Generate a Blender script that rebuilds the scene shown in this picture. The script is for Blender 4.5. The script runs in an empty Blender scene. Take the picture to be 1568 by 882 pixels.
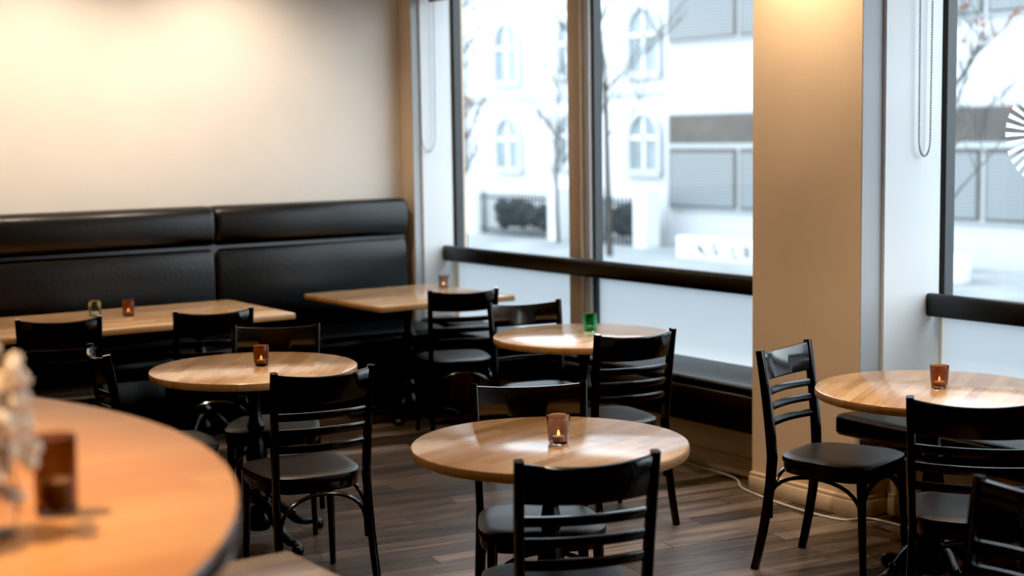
import bpy, math, random
from mathutils import Vector, Matrix
random.seed(4)
S=1.09
D=bpy.data
sc=bpy.context.scene

# ---------------------------------------------------------------- materials
def mat(name):
    m=D.materials.new(name); m.use_nodes=True
    nt=m.node_tree; b=nt.nodes['Principled BSDF']
    return m,nt,b
def simple(name,col,rough=.5,metal=0,bump=0,bscale=200,spec=.5,coat=0,var=0,vscale=3):
    m,nt,b=mat(name)
    b.inputs['Base Color'].default_value=(*col,1)
    b.inputs['Roughness'].default_value=rough
    b.inputs['Metallic'].default_value=metal
    b.inputs['Specular IOR Level'].default_value=spec
    b.inputs['Coat Weight'].default_value=coat
    b.inputs['Coat Roughness'].default_value=.1
    tc=nt.nodes.new('ShaderNodeTexCoord')
    if var:
        n=nt.nodes.new('ShaderNodeTexNoise'); n.inputs['Scale'].default_value=vscale; n.inputs['Detail'].default_value=3
        nt.links.new(tc.outputs['Object'],n.inputs['Vector'])
        r=nt.nodes.new('ShaderNodeMapRange'); r.inputs['From Min'].default_value=.3;r.inputs['From Max'].default_value=.7
        r.inputs['To Min'].default_value=1-var;r.inputs['To Max'].default_value=1+var
        nt.links.new(n.outputs['Fac'],r.inputs['Value'])
        h=nt.nodes.new('ShaderNodeHueSaturation'); h.inputs['Color'].default_value=(*col,1)
        nt.links.new(r.outputs['Result'],h.inputs['Value'])
        nt.links.new(h.outputs['Color'],b.inputs['Base Color'])
    if bump:
        n=nt.nodes.new('ShaderNodeTexNoise'); n.inputs['Scale'].default_value=bscale; n.inputs['Detail'].default_value=4
        nt.links.new(tc.outputs['Object'],n.inputs['Vector'])
        bp=nt.nodes.new('ShaderNodeBump'); bp.inputs['Strength'].default_value=bump; bp.inputs['Distance'].default_value=.01
        nt.links.new(n.outputs['Fac'],bp.inputs['Height']); nt.links.new(bp.outputs['Normal'],b.inputs['Normal'])
    return m
def wood(name,cols,stripw,rough,rot=0,length=1.2,gap=.0,coat=0,bump=.05,gs=(3,60),grain=.5,spec=.5,crough=.15):
    m,nt,b=mat(name); N=nt.nodes; L=nt.links
    def math_(op,a,bb=None):
        n=N.new('ShaderNodeMath'); n.operation=op
        for i,v in enumerate((a,bb)):
            if v is None: continue
            if isinstance(v,(int,float)): n.inputs[i].default_value=v
            else: L.new(v,n.inputs[i])
        return n.outputs[0]
    tc=N.new('ShaderNodeTexCoord'); mp=N.new('ShaderNodeMapping'); mp.inputs['Rotation'].default_value=(0,0,rot)
    L.new(tc.outputs['Object'],mp.inputs['Vector'])
    sx=N.new('ShaderNodeSeparateXYZ'); L.new(mp.outputs['Vector'],sx.inputs[0])
    yy=math_('DIVIDE',sx.outputs['Y'],stripw); row=math_('FLOOR',yy)
    xx=math_('ADD',math_('DIVIDE',sx.outputs['X'],length),math_('MULTIPLY',row,.377)); col=math_('FLOOR',xx)
    cb=N.new('ShaderNodeCombineXYZ'); L.new(row,cb.inputs[0]); L.new(col,cb.inputs[1])
    wn=N.new('ShaderNodeTexWhiteNoise'); wn.noise_dimensions='3D'; L.new(cb.outputs[0],wn.inputs['Vector'])
    gv=N.new('ShaderNodeCombineXYZ')
    L.new(math_('ADD',math_('MULTIPLY',sx.outputs['X'],gs[0]),math_('MULTIPLY',wn.outputs['Value'],31)),gv.inputs[0])
    L.new(math_('MULTIPLY',sx.outputs['Y'],gs[1]),gv.inputs[1])
    L.new(math_('MULTIPLY',wn.outputs['Value'],13),gv.inputs[2])
    nz=N.new('ShaderNodeTexNoise'); nz.inputs['Scale'].default_value=1; nz.inputs['Detail'].default_value=6; nz.inputs['Roughness'].default_value=.6; nz.inputs['Distortion'].default_value=.6
    L.new(gv.outputs[0],nz.inputs['Vector'])
    mr=N.new('ShaderNodeMapRange'); mr.inputs['From Min'].default_value=.3; mr.inputs['From Max'].default_value=.7
    L.new(nz.outputs['Fac'],mr.inputs['Value'])
    fac=math_('ADD',math_('MULTIPLY',wn.outputs['Value'],1-grain),math_('MULTIPLY',mr.outputs['Result'],grain))
    cr=N.new('ShaderNodeValToRGB'); e=cr.color_ramp.elements
    e[0].color=(*cols[0],1); e[1].color=(*cols[-1],1); e[0].position=.12; e[1].position=.88
    for i,c in enumerate(cols[1:-1]): q=e.new(.12+.76*(i+1)/(len(cols)-1)); q.color=(*c,1)
    L.new(fac,cr.inputs[0]); out=cr.outputs[0]
    if gap:
        fy=math_('FRACT',yy); fx=math_('FRACT',xx)
        g1=math_('LESS_THAN',fy,gap/stripw); g2=math_('LESS_THAN',fx,gap/length)
        g=math_('MAXIMUM',g1,g2)
        mx=N.new('ShaderNodeMix');mx.data_type='RGBA';mx.inputs[7].default_value=(.004,.003,.003,1)
        L.new(g,mx.inputs[0]);L.new(out,mx.inputs[6]);out=mx.outputs[2]
    L.new(out,b.inputs['Base Color'])
    b.inputs['Roughness'].default_value=rough; b.inputs['Coat Weight'].default_value=coat; b.inputs['Coat Roughness'].default_value=crough
    b.inputs['Specular IOR Level'].default_value=spec
    bp=N.new('ShaderNodeBump'); bp.inputs['Strength'].default_value=bump; bp.inputs['Distance'].default_value=.003
    L.new(nz.outputs['Fac'],bp.inputs['Height']); L.new(bp.outputs['Normal'],b.inputs['Normal'])
    return m
M={}
M['wall']=simple('wall_cream_paint',(.74,.69,.63),.75,bump=.08,bscale=60,var=.02)
M['pillar']=simple('pillar_tan_paint',(.70,.53,.36),.6,bump=.08,bscale=60,var=.03)
M['white']=simple('white_paint',(.76,.79,.81),.5,var=.02)
M['reveal_shade']=simple('shaded_reveal_grey',(.42,.45,.48),.5,var=.02)  # shade on the inner reveal strips, put into the paint colour
M['ceil']=simple('ceiling_paint',(.75,.72,.68),.8,var=.02)
M['floor']=wood('floor_dark_planks',[(.018,.013,.010),(.080,.056,.043),(.24,.185,.15)],.125,.36,rot=math.radians(9),length=1.25,gap=.007,bump=.35,gs=(2.0,20),grain=.5,spec=.35)
M['oak']=wood('oak_butcher_block',[(.48,.25,.11),(.70,.42,.21),(.82,.57,.34)],.045,.25,length=.55,coat=.8,bump=.01,gs=(4,60),grain=.35,crough=.17)
M['oakedge']=wood('oak_edge',[(.34,.16,.06),(.50,.28,.12)],.05,.35,length=.7,bump=.02)
M['counter']=wood('warm_oak_counter',[(.60,.28,.11),(.74,.42,.19)],.08,.35,length=1.0,bump=.02,grain=.4)
M['black']=simple('black_lacquered_wood',(.0035,.003,.003),.2,bump=.02,bscale=40,coat=.5)
M['vinyl']=simple('black_vinyl',(.014,.012,.012),.36,bump=.12,bscale=350)
M['leather']=simple('black_leather',(.004,.0035,.0035),.34,bump=.14,bscale=45,var=.2,spec=.4)
M['bench']=simple('dark_bench_vinyl',(.008,.007,.007),.34,bump=.1,bscale=200)
M['iron']=simple('cast_iron_black',(.005,.005,.006),.3,metal=.0,bump=.2,bscale=60)
M['frame']=simple('dark_window_gasket',(.03,.035,.04),.4,var=.05)
M['chain']=simple('steel_bead_chain',(.22,.22,.22),.35,metal=.6,var=.05)
M['cable']=simple('white_cable',(.7,.66,.6),.5,var=.05)
M['blind']=simple('brown_blind_fabric',(.16,.09,.05),.8,bump=.1,bscale=300)
M['facade']=simple('white_render_facade',(.66,.69,.71),.8,var=.04,vscale=.4)
M['trimw']=simple('white_stone_trim',(.44,.47,.50),.8,var=.04,vscale=.4)
M['facade2']=simple('white_panel_facade',(.48,.50,.52),.7,var=.03,vscale=.4)
M['hwin']=simple('pale_house_glass',(.24,.29,.32),.5,var=.3,vscale=1)
M['mwin']=simple('dark_office_glass',(.050,.045,.040),.35,var=.35,vscale=2)
M['mframe']=simple('office_frame',(.36,.39,.41),.5,var=.03)
M['street']=simple('street_asphalt',(.15,.165,.175),.6,var=.25,vscale=.5)
M['snow']=simple('pavement_pale',(.27,.29,.30),.8,var=.2,vscale=1)
M['bark']=simple('tree_bark',(.06,.055,.05),.9,bump=.3,bscale=30,var=.2)
M['leaf']=simple('dry_rust_leaf',(.26,.11,.07),.8,var=.3)
M['hedge']=simple('hedge_dark',(.035,.05,.05),.9,bump=.5,bscale=8,var=.5)
M['fence']=simple('iron_fence_paint',(.012,.014,.016),.5,var=.1)
M['ink']=simple('graffiti_paint',(.05,.055,.06),.7,var=.1)
M['wax']=simple('candle_wax',(.85,.80,.70),.5,var=.02)
M['petal']=simple('dried_cream_petal',(.85,.80,.72),.8,var=.1,vscale=40)
M['stem']=simple('dried_stem',(.45,.38,.25),.8,var=.1)
def stripes(name,c1,c2,scale):
    m,nt,b=mat(name);N=nt.nodes;L=nt.links
    tc=N.new('ShaderNodeTexCoord'); w=N.new('ShaderNodeTexWave'); w.bands_direction='Z'; w.inputs['Scale'].default_value=scale
    L.new(tc.outputs['Object'],w.inputs['Vector'])
    mx=N.new('ShaderNodeMix');mx.data_type='RGBA';mx.inputs[6].default_value=(*c1,1);mx.inputs[7].default_value=(*c2,1)
    L.new(w.outputs['Fac'],mx.inputs[0]);L.new(mx.outputs[2],b.inputs['Base Color']);b.inputs['Roughness'].default_value=.6
    return m
M['mblind']=stripes('office_blinds',(.15,.17,.18),(.24,.265,.28),4.5)
def glassmat(name,col,rough=0.02):
    m,nt,b=mat(name)
    b.inputs['Base Color'].default_value=(*col,1); b.inputs['Roughness'].default_value=rough
    b.inputs['Transmission Weight'].default_value=1; b.inputs['IOR'].default_value=1.3
    tc=nt.nodes.new('ShaderNodeTexCoord');n=nt.nodes.new('ShaderNodeTexVoronoi');n.inputs['Scale'].default_value=90
    nt.links.new(tc.outputs['Object'],n.inputs['Vector'])
    bp=nt.nodes.new('ShaderNodeBump');bp.inputs['Strength'].default_value=.15;bp.inputs['Distance'].default_value=.002
    nt.links.new(n.outputs['Distance'],bp.inputs['Height']);nt.links.new(bp.outputs['Normal'],b.inputs['Normal'])
    return m
M['g_smoke']=glassmat('smoky_pink_glass',(.66,.52,.48))
M['g_amber']=glassmat('amber_glass',(.50,.27,.19))
M['g_green']=glassmat('green_glass',(.18,.62,.34))
M['g_pale']=glassmat('pale_green_glass',(.72,.80,.68))
M['g_clear']=glassmat('clear_glass',(.95,.96,.96))
M['g_brown']=glassmat('brown_glass',(.30,.20,.16))
def emis(name,col,s):
    m=D.materials.new(name);m.use_nodes=True;nt=m.node_tree;nt.nodes.clear()
    e=nt.nodes.new('ShaderNodeEmission');e.inputs[0].default_value=(*col,1);e.inputs[1].default_value=s
    o=nt.nodes.new('ShaderNodeOutputMaterial');nt.links.new(e.outputs[0],o.inputs[0]);return m
M['flame']=emis('candle_flame',(1,.42,.12),6)
M['lamp']=emis('downlight_lens',(1,.75,.45),6)
def pane():
    m=D.materials.new('window_glass');m.use_nodes=True;nt=m.node_tree;nt.nodes.clear();N=nt.nodes;L=nt.links
    t=N.new('ShaderNodeBsdfTransparent');t.inputs[0].default_value=(.93,.96,.97,1)
    g=N.new('ShaderNodeBsdfGlossy');g.inputs['Roughness'].default_value=.02
    mx=N.new('ShaderNodeMixShader');o=N.new('ShaderNodeOutputMaterial');mx.inputs[0].default_value=.06
    L.new(t.outputs[0],mx.inputs[1]);L.new(g.outputs[0],mx.inputs[2]);L.new(mx.outputs[0],o.inputs[0])
    return m
M['pane']=pane()
def frosted(name,ct,cd,f):
    m=D.materials.new(name);m.use_nodes=True;nt=m.node_tree;nt.nodes.clear();N=nt.nodes;L=nt.links
    t=N.new('ShaderNodeBsdfTranslucent');t.inputs[0].default_value=(*ct,1)
    g=N.new('ShaderNodeBsdfDiffuse');g.inputs[0].default_value=(*cd,1)
    mx=N.new('ShaderNodeMixShader');mx.inputs[0].default_value=f;o=N.new('ShaderNodeOutputMaterial')
    L.new(t.outputs[0],mx.inputs[1]);L.new(g.outputs[0],mx.inputs[2]);L.new(mx.outputs[0],o.inputs[0])
    return m
M['frost']=frosted('frosted_white_panel',(.50,.55,.585),(.72,.76,.79),.5)
M['decal']=frosted('white_window_decal',(.9,.92,.95),(.9,.9,.9),.35)

# ---------------------------------------------------------------- mesh builder
def smoothpts(pts,n):
    pts=[Vector(p) for p in pts]; out=[]
    P=[pts[0]*2-pts[1]]+pts+[pts[-1]*2-pts[-2]]
    for i in range(1,len(P)-2):
        for k in range(n):
            t=k/n; p0,p1,p2,p3=P[i-1],P[i],P[i+1],P[i+2]
            out.append(.5*((2*p1)+(-p0+p2)*t+(2*p0-5*p1+4*p2-p3)*t*t+(-p0+3*p1-3*p2+p3)*t**3))
    out.append(pts[-1]); return out
class B:
    def __init__(s): s.v=[];s.f=[];s.m=[];s.mats=[]
    def mi(s,k):
        if k not in s.mats: s.mats.append(k)
        return s.mats.index(k)
    def ring(s,pts): i=len(s.v); s.v+= [tuple(p) for p in pts]; return list(range(i,i+len(pts)))
    def face(s,ids,k): s.f.append(ids); s.m.append(s.mi(k))
    def loft(s,rings,k,cap=True,closed=True):
        R=[s.ring(r) for r in rings]; n=len(R[0])
        for a,b in zip(R,R[1:]):
            for i in range(n if closed else n-1):
                j=(i+1)%n; s.face([a[i],a[j],b[j],b[i]],k)
        if cap: s.face(R[0][::-1],k); s.face(R[-1],k)
        return R
    def box(s,a,b,k,bev=0):
        x0,y0,z0=a;x1,y1,z1=b
        if bev:
            c=bev
            def rr(z,i):
                X0,X1,Y0,Y1=x0+i,x1-i,y0+i,y1-i
                q=c*.6
                return [(X0+q,Y0,z),(X1-q,Y0,z),(X1,Y0+q,z),(X1,Y1-q,z),(X1-q,Y1,z),(X0+q,Y1,z),(X0,Y1-q,z),(X0,Y0+q,z)]
            s.loft([rr(z0,c),rr(z0+c*.35,c*.3),rr(z0+c,0),rr(z1-c,0),rr(z1-c*.35,c*.3),rr(z1,c)],k)
        else:
            s.loft([[(x0,y0,z),(x1,y0,z),(x1,y1,z),(x0,y1,z)] for z in (z0,z1)],k)
    def lathe(s,prof,k,c=(0,0,0),n=24,cap=True):
        s.loft([[(c[0]+r*math.cos(2*math.pi*i/n),c[1]+r*math.sin(2*math.pi*i/n),c[2]+z) for i in range(n)] for r,z in prof],k,cap)
    def sweep(s,pts,sizes,ref,k,e=1.,n=10,cap=True):
        pts=[Vector(p) for p in pts]; ref=Vector(ref); rings=[]
        N=len(pts)
        for i,p in enumerate(pts):
            t=(pts[min(i+1,N-1)]-pts[max(i-1,0)]).normalized()
            a=(ref-t*ref.dot(t)).normalized(); b=t.cross(a)
            if callable(sizes): w,d=sizes(i/(N-1))
            else: w,d=sizes
            r=[]
            for j in range(n):
                th=2*math.pi*(j+.5)/n; cx,cy=math.cos(th),math.sin(th)
                cx=math.copysign(abs(cx)**e,cx);cy=math.copysign(abs(cy)**e,cy)
                r.append(p+a*(w/2*cx)+b*(d/2*cy))
            rings.append(r)
        s.loft(rings,k,cap)
    def outline(s,pts,rings,k,kside=None,c=(0,0)):
        s.loft([[(c[0]+(x-c[0])*q,c[1]+(y-c[1])*q,z) for x,y in pts] for q,z in rings],k)
    def mesh(s,name,angle=40):
        me=D.meshes.new(name); me.from_pydata(s.v,[],s.f); me.update()
        for k in s.mats: me.materials.append(M[k])
        for p,m in zip(me.polygons,s.m): p.material_index=m; p.use_smooth=True
        import bmesh
        bm=bmesh.new();bm.from_mesh(me);bmesh.ops.recalc_face_normals(bm,faces=bm.faces);bm.to_mesh(me);bm.free()
        me.set_sharp_from_angle(angle=math.radians(angle))
        return me
    def obj(s,name,loc=(0,0,0),rz=0,angle=40,parent=None):
        me=s.mesh(name,angle); return inst(name,me,loc,rz,parent)
def inst(name,me,loc=(0,0,0),rz=0,parent=None):
    o=D.objects.new(name,me); sc.collection.objects.link(o); o.location=loc; o.rotation_euler=(0,0,rz)
    if parent: o.parent=parent
    return o

# ---------------------------------------------------------------- room shell (metres)
XL,YB,YF,ZC=-3.2,8.69,-3.0,2.95
XP=4.888; XS=5.09; XG=5.433; XO=5.50
b=B(); b.box((XL,YF,-.06),(XO,YB+.15,0),'floor'); b.obj('floor')
b=B(); b.box((XL-.15,YF-.15,ZC),(XO,YB+.15,ZC+.1),'ceil'); b.obj('ceiling')
b=B(); b.box((XL-.15,YB,0),(XO,YB+.15,ZC),'wall'); b.obj('wall_back')
b=B(); b.box((XL-.15,YF,0),(XL,YB,ZC),'wall'); b.obj('wall_left')
b=B(); b.box((XL-.15,YF-.15,0),(XO,YF,ZC),'wall'); b.obj('wall_front')
Y1a,Y1b=5.091,8.522     # recess 1
Y2a,Y2b=1.35,4.424      # recess 2
Y3a,Y3b=-2.6,.70
b=B()
b.box((XS,Y1b,0),(XO,YB,ZC),'pillar')
b.box((XP,Y2b,0),(XO,Y1a,ZC),'pillar')
b.box((XP,Y3b,0),(XO,Y2a,ZC),'pillar')
b.box((XP,YF,0),(XO,Y3a,ZC),'pillar')
for a,c in ((Y1a,Y1b),(Y2a,Y2b),(Y3a,Y3b)):
    b.box((5.07,a,0),(XO,c,.27),'pillar')
    b.box((5.38,a,.27),(XO,c,.44),'white')
    b.box((XS,a,2.78),(XO,c,ZC),'pillar')
b.obj('wall_right')
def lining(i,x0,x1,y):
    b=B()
    b.box((x0,y-.004,.27),(x1,y,2.78),'reveal_shade')  # strip coloured darker to stand for the shade beside the casing
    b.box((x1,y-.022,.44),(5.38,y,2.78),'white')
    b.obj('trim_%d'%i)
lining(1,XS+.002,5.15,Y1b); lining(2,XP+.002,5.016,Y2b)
def win(i,a,c,mull):
    e=D.objects.new('window_%d'%i,None); sc.collection.objects.link(e)
    b=B(); fr=.035
    b.box((XG-.03,a,.90),(XG+.03,a+fr,2.78),'frame'); b.box((XG-.03,c-fr,.90),(XG+.03,c,2.78),'frame')
    b.box((XG-.03,a,.90),(XG+.03,c,.93),'frame'); b.box((XG-.03,a,2.74),(XG+.03,c,2.78),'frame')
    for m in mull:
        b.box((XG-.028,m-.10,.45),(XG+.028,m-.075,2.76),'frame')
        b.box((XG-.05,m-.075,.45),(XG+.03,m-.02,2.76),'white',.004)
        b.box((XG-.075,m-.02,.45),(XG+.03,m+.10,2.76),'pillar',.004)
        b.box((XG-.028,m+.10,.90),(XG+.028,m+.108,2.76),'frame')
    b.obj('frame',parent=e)
    b=B(); b.box((XG-.09,a,.44),(XG+.03,c,.475),'white',.004); b.box((XG-.06,a,.86),(XG+.03,c,.90),'white',.004); b.obj('sill',parent=e)
    b=B(); i0=b.ring([(XG,a,.92),(XG,c,.92),(XG,c,2.76),(XG,a,2.76)]); b.face(i0,'pane'); b.obj('glass',parent=e)
    b=B(); i0=b.ring([(XG,a,.46),(XG,c,.46),(XG,c,.88),(XG,a,.88)]); b.face(i0,'frost'); b.obj('frosted_panel',parent=e)
win(1,Y1a,Y1b,[7.06]); win(2,Y2a,Y2b,[2.8]); win(3,Y3a,Y3b,[-1.0])
def rail(a,c):
    b=B(); b.sweep([(5.318,a,.922),(5.318,a+.02,.922),(5.318,c-.02,.922),(5.318,c,.922)],(.105,.05),(0,0,1),'bench',.45,16)
    for y in (a+.25,(a+c)/2,c-.25): b.box((5.335,y-.02,.90),(5.37,y+.02,.94),'bench')
    return b.obj('window_guard_rail')
rail(Y1a,Y1b-.023); rail(Y2a,Y2b-.023)
b=B()
b.box((XP+.01,Y1a+.002,.262),(5.34,7.96,.455),'bench',.02); b.box((XP+.005,Y1a+.002,.455),(5.34,7.96,.498),'bench',.018)
b.box((5.10,7.965,.30),(5.34,8.49,.498),'bench',.018)
b.obj('window_bench')
b=B(); b.box((4.70,Y2a+.02,.405),(5.34,Y2b-.03,.50),'leather',.02)
b.obj('window_bench')
def bb(name,segs):
    b=B()
    for (x0,y0,x1,y1) in segs:
        b.box((x0,y0,0),(x1,y1,.075),'pillar',.003)
        mx=(x1-x0)<(y1-y0)
        b.box((x0+(.006 if mx else 0),y0+(0 if mx else .006),.075),(x1,y1,.095),'pillar',.004)
    b.obj(name)
bb('baseboard_pillar',[(XP-.02,Y2b-.02,XP,Y1a+.005)])
bb('baseboard_right',[(5.05,Y1a,5.07,8.0),(5.05,Y2a,5.07,Y2b-.02)])
bb('baseboard_pillar_side',[(XP,Y2b-.02,5.05,Y2b)])
def blind(a,c):
    b=B(); b.sweep([(5.24,a,2.72),(5.24,c,2.72)],(.09,.09),(0,0,1),'blind',1,16)
    b.box((5.195,a,2.595),(5.20,c,2.70),'blind'); b.sweep([(5.198,a,2.598),(5.198,c,2.598)],(.025,.02),(0,0,1),'blind',1,8)
    b.obj('roller_blind')
blind(Y1a+.03,Y1b-.07); blind(Y2a+.03,Y2b-.07)
def chain(x0,x1,y,zb):
    pts=[]
    r=(x1-x0)/2; cx=(x0+x1)/2
    z=2.66
    while z>zb+r*1.6: pts.append((x0+ (cx-x0)*.15*(2.66-z)/1.2,y,z)); z-=.011
    for i in range(1,20):
        th=math.pi+math.pi*i/20; pts.append((cx+r*.85*math.cos(th),y,zb+r*1.6+r*1.6*math.sin(th)))
    z=zb+r*1.6
    while z<2.66: pts.append((x1-(x1-cx)*.15*(2.66-z)/1.2,y,z)); z+=.011
    b=B()
    for p in pts:
        b.lathe([(.0006,-.0048),(.0046,-.002),(.0046,.002),(.0006,.0048)],'chain',p,6)
    b.sweep(pts[::3],(.0028,.0028),(0,1,0),'chain',1,5)
    b.obj('blind_bead_chain')
chain(5.125,5.245,Y1b-.045,1.606); chain(5.20,5.285,Y2b-.045,1.59)
b=B()
cy,cz=3.88,1.68
for i in range(32):
    a=2*math.pi*i/32; r0,r1=.09,.215
    ca,sa=math.cos(a),math.sin(a); w0,w1=.004,.011
    q=[(XG-.006,cy+ca*r-sa*w,cz+sa*r+ca*w) for r,w in ((r0,-w0),(r1,-w1),(r1,w1),(r0,w0))]
    b.face(b.ring(q),'decal')
b.obj('sunburst_window_decal')
b=B(); b.sweep(smoothpts([(5.02,5.9,.006),(4.99,5.35,.006),(4.86,5.12,.006),(4.79,4.75,.006),(4.80,4.45,.006),(4.92,4.36,.006),(4.90,4.0,.006),(4.75,3.75,.006),(4.72,3.3,.006)],8),(.009,.009),(0,0,1),'cable',1,8); b.obj('floor_cable')

# ---------------------------------------------------------------- banquette
b=B()
def seg(x0,x1,yc,zc,w,h,e,k,tap=.035,n=20):
    xs=[x0,x0+.004,x0+.015,x0+tap,(x0+x1)/2,x1-tap,x1-.015,x1-.004,x1]
    q=[.80,.88,.95,1,1,1,.95,.88,.80]
    N=len(xs)
    idx=lambda t:q[int(round(t*(N-1)))]
    b.sweep([(x,yc,zc) for x in xs],lambda t:(h*(1-(1-idx(t))*.35),w*idx(t)),(0,0,1),k,e,n)
seams=[-.57,.84,2.25,3.66,5.03]
for x0,x1 in zip(seams,seams[1:]):
    seg(x0+.001,x1-.001,YB-.105,1.178,.205,.25,.62,'leather')
    seg(x0+.001,x1-.001,YB-.10,.775,.17,.56,.45,'leather')
    seg(x0+.001,x1-.001,YB-.335,.425,.66,.14,.35,'leather')
b.box((-.57,YB-.62,0),(5.02,YB-.01,.36),'leather',.01)
b.box((-.57,YB-.16,.30),(5.02,YB-.005,1.25),'leather',.01)
b.obj('banquette_sofa')

# ---------------------------------------------------------------- chair
def chair_mesh():
    b=B()
    yr=lambda z: -.205-.10*max(0,(z-.45))**1.35*1.6 if z>.45 else -.205-.07*((.45-z)/.45)**1.6
    for sx in (-1,1):
        zs=[0,.06,.15,.25,.35,.45,.52,.6,.68,.76,.82,.868]
        b.sweep([(sx*(.178+.012*abs(z-.45)/.45),yr(z),z) for z in zs],lambda t:(.026,.042-.012*abs(t-.5)*2),(1,0,0),'black',.45,12)
        b.sweep([(sx*.168,.165,.43),(sx*.176,.175,.2),(sx*.182,.185,0)],lambda t:(.036-.014*t,.036-.014*t),(1,0,0),'black',.8,12)
    def rail(z0f,z1f,th,w=.182,bow=.035,n=14):
        rings=[]
        for i in range(n+1):
            q=-1+2*i/n; x=w*q; bw=-bow*(1-q*q); z0,z1=z0f(q),z1f(q)
            y0,y1=yr(z0)+bw,yr(z1)+bw; zm0,zm1=z0+.006,z1-.006
            rings.append([(x,y0-th*.3,z0),(x,y0+th*.3,z0),(x,y0+th/2,zm0),(x,y1+th/2,zm1),(x,y1+th*.3,z1),(x,y1-th*.3,z1),(x,y1-th/2,zm1),(x,y0-th/2,zm0)])
        b.loft(rings,'black')
    rail(lambda q:.748-.006*(1-q*q),lambda q:.850+.014*q*q-.004,.018)
    for zc in (.700,.640,.578):
        rail(lambda q:zc-.016,lambda q:zc+.013,.014)
    def seat(sc_):
        pts=[];n=40
        for i in range(n):
            th=2*math.pi*i/n; c,s_=math.cos(th),math.sin(th)
            x=math.copysign(abs(c)**.55,c);y=math.copysign(abs(s_)**.55,s_)
            w=.200+.018*y
            pts.append((x*w*sc_,.0+y*.205*sc_))
        return pts
    P=seat(1)
    b.outline(P,[(.93,.395),(.97,.398),(.98,.405),(.98,.430)],'black')
    b.outline(P,[(.97,.430),(1.0,.436),(1.012,.446),(1.0,.457),(.94,.463),(.8,.466),(.5,.464),(.2,.462)],'vinyl')
    def arch(p,q,zl=.21,zt=.392,r=.016):
        p=Vector(p);q=Vector(q);pts=[]
        for i in range(17):
            t=i/16; s_=math.sin(math.pi*t)**.55
            e=.5-.5*math.cos(math.pi*t)
            pts.append((p.x+(q.x-p.x)*e,p.y+(q.y-p.y)*e,zl+(zt-zl)*s_))
        b.sweep(pts,(r,r),(.3,.9,.1),'black',1,8)
    arch((-.172,-.225,0),(-.172,.17,0)); arch((.172,-.225,0),(.172,.17,0)); arch((-.17,.17,0),(.17,.17,0)); arch((-.17,-.215,0),(.17,-.215,0))
    return b.mesh('dining_chair')
CM=chair_mesh()
def chair(xt,yt,fx,fy):
    l=math.hypot(fx,fy);fx/=l;fy/=l; off=.275
    rz=math.atan2(-fx,fy)
    return inst('dining_chair',CM,(xt+fx*off,yt+fy*off,0),rz)
chair(2.22,7.06,.30,.95)
chair(2.94,6.88,.22,.97)
chair(2.93,6.16,-.50,-.86)
chair(2.475,4.80,.12,1)
chair(4.40,6.85,.33,.94)
chair(4.31,6.16,-.22,-.97)
chair(4.00,4.86,.13,1)
chair(2.90,4.12,-.48,-.87)
chair(2.33,3.03,.33,.94)
chair(4.18,4.20,.27,-.96)
chair(3.76,2.94,.8,.6)
chair(1.98,5.88,.98,-.15)
chair(2.95,2.09,-1,.10)

# ---------------------------------------------------------------- tables
def pedestal(b,R=.30,zt=.715,c=(0,0)):
    prof=[(.0,.05),(.045,.05),(.06,.075),(.062,.10),(.045,.13),(.032,.15),(.036,.165),(.05,.18),(.052,.20),(.036,.22),(.028,.25),(.034,.28),(.043,.33),(.045,.37),(.036,.43),(.028,.47),(.036,.485),(.040,.50),(.030,.52),(.024,.56),(.024,.62),(.034,.66),(.05,.68),(.055,.70)]
    b.lathe([(max(r,.001),z) for r,z in prof],'iron',(c[0],c[1],0),20)
    b.lathe([(.11,zt-.012),(.12,zt-.006),(.12,zt)],'iron',(c[0],c[1],0),20)
    for k in range(4):
        a=math.pi/4+k*math.pi/2; ca,sa=math.cos(a),math.sin(a)
        pr=[(.03,.16),(.07,.155),(.11,.13),(.15,.09),(.19,.055),(.235,.040),(R-.025,.038),(R,.022)]
        b.sweep(smoothpts([(c[0]+ca*r,c[1]+sa*r,z) for r,z in pr],3),lambda t:(.05-.02*t,.042-.012*t),(-sa,ca,0),'iron',.8,10)
        b.lathe([(.003,0),(.022,.002),(.027,.015),(.022,.032),(.008,.042)],'iron',(c[0]+ca*R,c[1]+sa*R,0),12)
        b.lathe([(.004,0),(.014,.006),(.015,.016),(.004,.026)],'iron',(c[0]+ca*.17,c[1]+sa*.17,.082),10)
        b.sweep([(c[0]+ca*.05,c[1]+sa*.05,zt-.03),(c[0]+ca*.12,c[1]+sa*.12,zt-.015),(c[0]+ca*.24,c[1]+sa*.24,zt-.006)],(.03,.012),(-sa,ca,0),'iron',.5,8)
def round_mesh():
    b=B(); R=.436
    n=72
    b.loft([[(r*math.cos(2*math.pi*i/n),r*math.sin(2*math.pi*i/n),z) for i in range(n)] for r,z in [(R-.012,.716),(R-.003,.719),(R,.726),(R,.742),(R-.002,.7475)]],'oakedge')
    b.loft([[(r*math.cos(2*math.pi*i/n),r*math.sin(2*math.pi*i/n),z) for i in range(n)] for r,z in [(R-.002,.7475),(R-.006,.75),(.01,.7502)]],'oak')
    pedestal(b)
    return b.mesh('round_cafe_table')
RM=round_mesh()
T=[(2.687,3.703,.3),(2.623,5.740,.9),(4.286,5.618,.2),(4.376,3.595,.5)]
for x,y,r in T: inst('round_cafe_table',RM,(x,y,0),r)
def rect(w,d,peds,loc,rz=0,name='rectangular_cafe_table'):
    b=B()
    b.box((-w/2,-d/2,.716),(w/2,d/2,.746),'oakedge',.004)
    b.box((-w/2+.003,-d/2+.003,.744),(w/2-.003,d/2-.003,.750),'oak',.002)
    for p in peds: pedestal(b,c=p)
    return b.obj(name,loc,rz)
rect(1.75,.90,[(-.5,0),(.5,0)],(2.755,7.825,0))
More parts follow.
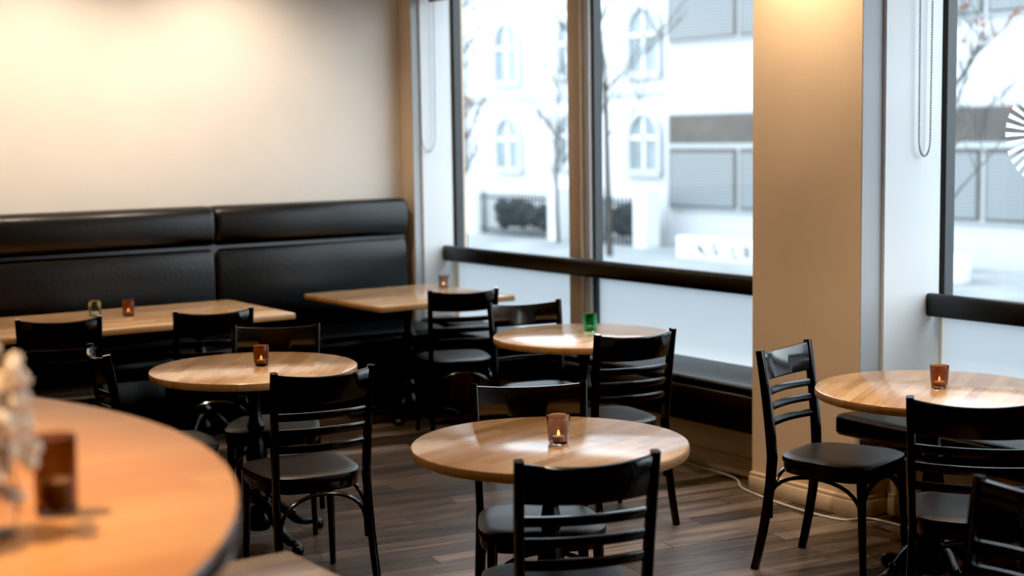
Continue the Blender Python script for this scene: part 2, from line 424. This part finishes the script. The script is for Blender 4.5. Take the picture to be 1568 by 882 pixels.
rect(.93,.95,[(0,0)],(4.585,7.77,0),name='square_cafe_table')
rect(.8,.8,[(0,0)],(1.09,2.70,0),name='square_cafe_table')
b=B(); n=96; R=1.40; zt=1.177
ring=lambda r,z:[(r*math.cos(2*math.pi*i/n),r*math.sin(2*math.pi*i/n),z) for i in range(n)]
b.loft([ring(R-.02,zt-.05),ring(R-.004,zt-.046),ring(R,zt-.04),ring(R,zt-.008),ring(R-.004,zt-.002)],'black')
b.loft([ring(R-.004,zt-.002),ring(R-.012,zt),ring(.02,zt)],'counter')
b.lathe([(.30,0),(.32,.02),(.30,.04),(.08,.06),(.06,.1),(.06,1.05),(.12,1.10),(.35,1.127)],'iron',(0,0,0),32)
b.obj('round_bar_table',(-.375,2.61,0))

# ---------------------------------------------------------------- candle holders
def candle(x,y,g,z=.7505,h=.085,r=.035,lit=True):
    b=B()
    b.lathe([(r*.80,0),(r*.86,.003),(r*.95,h*.5),(r,h-.001),(r*.985,h),(r*.93,h-.002),(r*.88,h*.5),(r*.78,.010),(.002,.009)],g,(0,0,0),28)
    b.lathe([(.019,.0105),(.0195,.012),(.0195,.024),(.018,.026),(.003,.025)],'wax',(0,0,0),20)
    if lit: b.lathe([(.001,.027),(.004,.030),(.0045,.033),(.003,.038),(.0005,.044)],'flame',(0,0,0),10)
    return b.obj('tealight_candle_holder',(x,y,z))
candle(2.697,3.67,'g_smoke',h=.09,r=.037); candle(2.66,5.745,'g_amber'); candle(4.396,5.71,'g_green',lit=False); candle(4.396,3.588,'g_amber')
candle(2.708,7.97,'g_pale',lit=False); candle(2.86,7.87,'g_amber'); candle(4.93,7.914,'g_smoke')
b=B()
b.lathe([(.03,0),(.038,.004),(.042,.06),(.034,.11),(.036,.13),(.033,.13),(.031,.11),(.038,.06),(.034,.008),(.002,.007)],'g_clear',(0,0,0),24)
for i in range(26):
    a=random.random()*6.28; rr=random.uniform(.02,.065); h=random.uniform(.10,.25)
    tip=(rr*math.cos(a),rr*math.sin(a),h)
    b.sweep(smoothpts([(0,0,.02),(tip[0]*.35,tip[1]*.35,h*.5),tip],4),(.003,.003),(1,.2,0),'stem',1,5)
    for k in range(7):
        c=Vector(tip)+Vector((random.uniform(-.014,.014),random.uniform(-.014,.014),random.uniform(-.05,.012)))
        q=random.uniform(.008,.014)
        b.lathe([(.001,-q),(q*.8,-q*.5),(q,0),(q*.7,q*.6),(.001,q)],'petal',c,8)
b.obj('dried_flower_vase',(.53,2.03,zt))
b=B(); b.lathe([(.026,0),(.03,.004),(.031,.06),(.032,.115),(.0295,.115),(.028,.06),(.026,.01),(.002,.009)],'g_brown',(0,0,0),24)
b.lathe([(.022,.011),(.0225,.05),(.002,.05)],'wax',(0,0,0),16)
b.obj('brown_glass_tumbler',(.645,2.10,zt))

# ---------------------------------------------------------------- outside
XF=20*S; ZG=-.75*S
b=B(); b.box((XO+.1,-40,ZG-.1),(60,70,ZG),'street'); b.obj('street_ground')
b=B(); b.box((15.5*S,-20,ZG+.001),(XF-.3,60,ZG+.05),'snow'); b.box((XO+.12,-10,ZG+.001),(XO+2.2,14,ZG+.05),'snow'); b.obj('pavement')
ZP=ZG+.051
def arched(b,x,y0,y1,z0,z1,k='hwin'):
    r=(y1-y0)/2; cy=(y0+y1)/2; n=12
    o=[(y0,z0),(y1,z0)]+[(cy+r*math.cos(math.pi*i/n),z1-r+r*math.sin(math.pi*i/n)) for i in range(n+1)]
    b.loft([[(x,y,z) for y,z in o],[(x-.05,y,z) for y,z in o]],k)
    n2=12; path=[(x-.07,y0-.09,z0),(x-.07,y0-.09,z1-r)]+[(x-.07,cy-(r+.09)*math.cos(math.pi*i/n2),z1-r+(r+.09)*math.sin(math.pi*i/n2)) for i in range(1,n2)]+[(x-.07,y1+.09,z1-r),(x-.07,y1+.09,z0)]
    b.sweep(path,(.14,.16),(1,0,0),'trimw',.5,8)
    b.box((x-.09,cy-.045,z0),(x-.05,cy+.045,z1),'facade'); b.box((x-.09,y0,(z0*.4+z1*.6)-.05),(x-.05,y1,(z0*.4+z1*.6)+.05),'facade')
    b.box((x-.20,y0-.22,z0-.16),(x,y1+.22,z0),'trimw')
b=B()
b.box((XF,23.3*S,ZG),(XF+8,60,12),'facade')
for yc in (24.0,29.0,33.4,37.8):
    for z0,z1 in ((.81,1.9),(2.83,4.1),(5.2,6.5)):
        arched(b,XF,(yc-.42)*S,(yc+.42)*S,z0*S,z1*S)
for yc in (26.6,31.2):
    for z0,z1 in ((.9,1.95),(2.9,4.0),(5.2,6.5)):
        arched(b,XF,(yc-.3)*S,(yc+.3)*S,z0*S,z1*S)
for z in (2.35,4.75): b.box((XF-.12,23.3*S,z*S),(XF,60,z*S+.15),'trimw')
b.obj('white_house')
b=B()
b.box((XF-.2,4*S,ZG),(XF+8,23.2*S,12),'facade2')
for a,c in ((18.9,23.0),(13.2,17.4),(7.5,11.7)):
    a*=S;c*=S
    for z0,z1 in ((.03,1.95),(3.33,5.2),(6.5,8.3)):
        z0*=S;z1*=S; zm=z0+(z1-z0)*.66
        b.box((XF-.28,a,z0),(XF-.19,c,z1),'mframe')
        n=2; w=(c-a)/n
        b.box((XF-.30,a+.05,zm+.06),(XF-.27,c-.05,z1-.05),'mwin')
        for i in range(n):
            b.box((XF-.30,a+i*w+.05,z0+.05),(XF-.27,a+(i+1)*w-.05,zm-.06),'mwin')
            b.box((XF-.305,a+i*w+.14,z0+.09),(XF-.295,a+(i+1)*w-.09,zm-.14),'mblind')
b.obj('office_building')
def fence(y0,y1,x):
    b=B(); y=y0
    while y<y1:
        b.box((x-.015,y-.015,ZP),(x+.015,y+.015,.27*S),'fence'); y+=.14
    for z in (-.6,.12): b.box((x-.02,y0,z*S),(x+.02,y1,z*S+.05),'fence')
    for yy in (y0-.2,y1+.2): b.box((x-.2,yy-.2,ZP),(x+.2,yy+.2,.42*S),'facade')
    b.obj('iron_fence')
    b=B()
    for i in range(46):
        c=(x+.36+random.uniform(-.08,.08),random.uniform(y0+.3,y1-.3),random.uniform(ZG+.36,-.05*S)); q=random.uniform(.12,.25)
        b.lathe([(.01,-q),(q*.8,-q*.5),(q,0),(q*.7,q*.6),(.01,q)],'hedge',c,7)
    b.obj('garden_hedge')
fence(25.9*S,28.8*S,19*S); fence(23.0*S,24.4*S,19*S)
b=B(); xw=17.6*S
b.box((xw,14*S,ZP),(xw+.25,20.3*S,ZP+.45),'facade',.02)
rg=random.Random(2); y=19.6*S
while y>17*S:
    pts=[(xw-.01,y+rg.uniform(-.16,.16),ZP+.22+rg.uniform(-.14,.14)) for _ in range(5)]
    b.sweep(smoothpts(pts,5),(.035,.01),(0,.6,.8),'ink',1,6); y-=.42
b.obj('concrete_street_barrier')
def tree(name,x,y,h,r,seed,spread=.68,leaves=0,z0=ZP,nb0=26,depth=3,sl=.26):
    rnd=random.Random(seed); b=B(); tips=[]
    def br(p,d,L,r,lv):
        pts=[p];q=p.copy();dd=d.copy(); top=(lv==depth)
        for i in range(5):
            dd=(dd+Vector((rnd.uniform(-.2,.2),rnd.uniform(-.2,.2),rnd.uniform(-.02,.16)))*(.18 if top else 1)).normalized(); q=q+dd*(L/5); pts.append(q.copy())
        b.sweep(pts,lambda t:(2*r*(1-.7*t),2*r*(1-.7*t)),(.31,.95,.05),'bark',1,6,cap=False)
        if lv==0: tips.extend(pts[1:]); return
        nb=nb0 if top else (4 if lv==2 else 3)
        for i in range(nb):
            s=rnd.uniform(.28,.98) if top else rnd.uniform(.25,.98)
            k=min(4,int(s*5)); base=pts[k].lerp(pts[k+1],s*5-k)
            a=rnd.uniform(0,6.28); side=Vector((math.cos(a),math.sin(a),rnd.uniform(.2,.8)))
            nd=(dd*(1-spread)+side.normalized()*spread).normalized()
            br(base,nd,h*sl*(1.15-.5*s)*rnd.uniform(.7,1.1) if top else L*rnd.uniform(.4,.65),max(r*(.30 if top else .55),.0065),lv-1)
    br(Vector((x,y,z0)),Vector((0,0,1)),h,r,depth)
    for i in range(leaves):
        t=rnd.choice(tips); q=rnd.uniform(.02,.04)
        b.lathe([(.002,-q),(q,0),(.002,q)],'leaf',t+Vector((rnd.uniform(-.1,.1),)*3),5)
    return b.obj(name)
tree('bare_street_tree',17.1*S,21.6*S,7.2,.075,3,sl=.30,nb0=24)
tree('bare_street_tree',18.5*S,25.1*S,3.6,.055,8,nb0=14,sl=.34)
tree('bare_street_tree',13*S,20.2*S,5.4,.06,5,leaves=90,nb0=24,sl=.13,z0=ZG)
tree('bare_street_tree',12.5*S,10.1*S,5.4,.05,11,leaves=80,nb0=22,sl=.22,z0=ZG)

# ---------------------------------------------------------------- lights
w=D.worlds.new('overcast_sky'); sc.world=w; w.use_nodes=True; nt=w.node_tree
bg=nt.nodes['Background']; bg.inputs[1].default_value=4.8
tc=nt.nodes.new('ShaderNodeTexCoord'); sp=nt.nodes.new('ShaderNodeSeparateXYZ'); cr=nt.nodes.new('ShaderNodeValToRGB')
nt.links.new(tc.outputs['Generated'],sp.inputs[0]); nt.links.new(sp.outputs['Z'],cr.inputs[0]); nt.links.new(cr.outputs[0],bg.inputs[0])
cr.color_ramp.elements[0].color=(.84,.93,1,1); cr.color_ramp.elements[1].color=(.80,.91,1,1)
def spot(x,y,p,tx=0,ty=0,ang=95,col=(1,.78,.55),z=2.90,blend=.7,rad=.04):
    e=D.objects.new('ceiling_downlight',None); sc.collection.objects.link(e); e.location=(x,y,ZC)
    b=B(); b.lathe([(.055,-.001),(.055,-.012),(.045,-.012),(.042,-.002)],'white',(0,0,0),20); b.lathe([(.042,-.003),(.001,-.0035)],'lamp',(0,0,0),20); b.obj('fitting',parent=e)
    l=D.lights.new('spot','SPOT'); l.energy=p; l.color=col; l.spot_size=math.radians(ang); l.spot_blend=blend; l.shadow_soft_size=rad
    o=D.objects.new('spot',l); sc.collection.objects.link(o); o.parent=e; o.location=(0,0,z-ZC)
    o.rotation_euler=Vector((tx,ty,-1)).to_track_quat('-Z','Y').to_euler()
for x in (.46,1.55,2.64,3.73): spot(x,7.80,88,0,.55,116,(1,.81,.61),blend=1)
spot(4.50,4.75,95,.35,0,100,blend=1)
spot(.1,2.4,220,0,0,70,(1,.60,.30))
spot(2.6,6.2,85); spot(4.0,3.4,130); spot(1.2,4.6,70); spot(3.9,6.2,50); spot(1.6,1.4,90); spot(3.3,4.6,65)

# ---------------------------------------------------------------- camera
f,pi,ro,ya=2271.455,math.radians(5.903),math.radians(.851),math.radians(34.573)
fw=Vector((math.sin(ya)*math.cos(pi),math.cos(ya)*math.cos(pi),-math.sin(pi)))
r=Vector((math.cos(ya),-math.sin(ya),0)); u=r.cross(fw)
r2=r*math.cos(ro)-u*math.sin(ro); u2=u*math.cos(ro)+r*math.sin(ro)
cam=D.cameras.new('camera'); co=D.objects.new('camera',cam); sc.collection.objects.link(co)
mt=Matrix.Identity(4)
for i in range(3): mt[i][0]=r2[i];mt[i][1]=u2[i];mt[i][2]=-fw[i]
mt[0][3],mt[1][3],mt[2][3]=0,0,1.57*S
co.matrix_world=mt
cam.sensor_width=36; cam.lens=f/1568*36; cam.dof.use_dof=True; cam.dof.focus_distance=5.3; cam.dof.aperture_fstop=1.9
cam.clip_start=.05; cam.clip_end=300
sc.camera=co
sc.view_settings.view_transform='Standard'
vs=sc.view_settings; vs.use_curve_mapping=True; vs.curve_mapping.black_level=(.005,.005,.005); vs.curve_mapping.update()
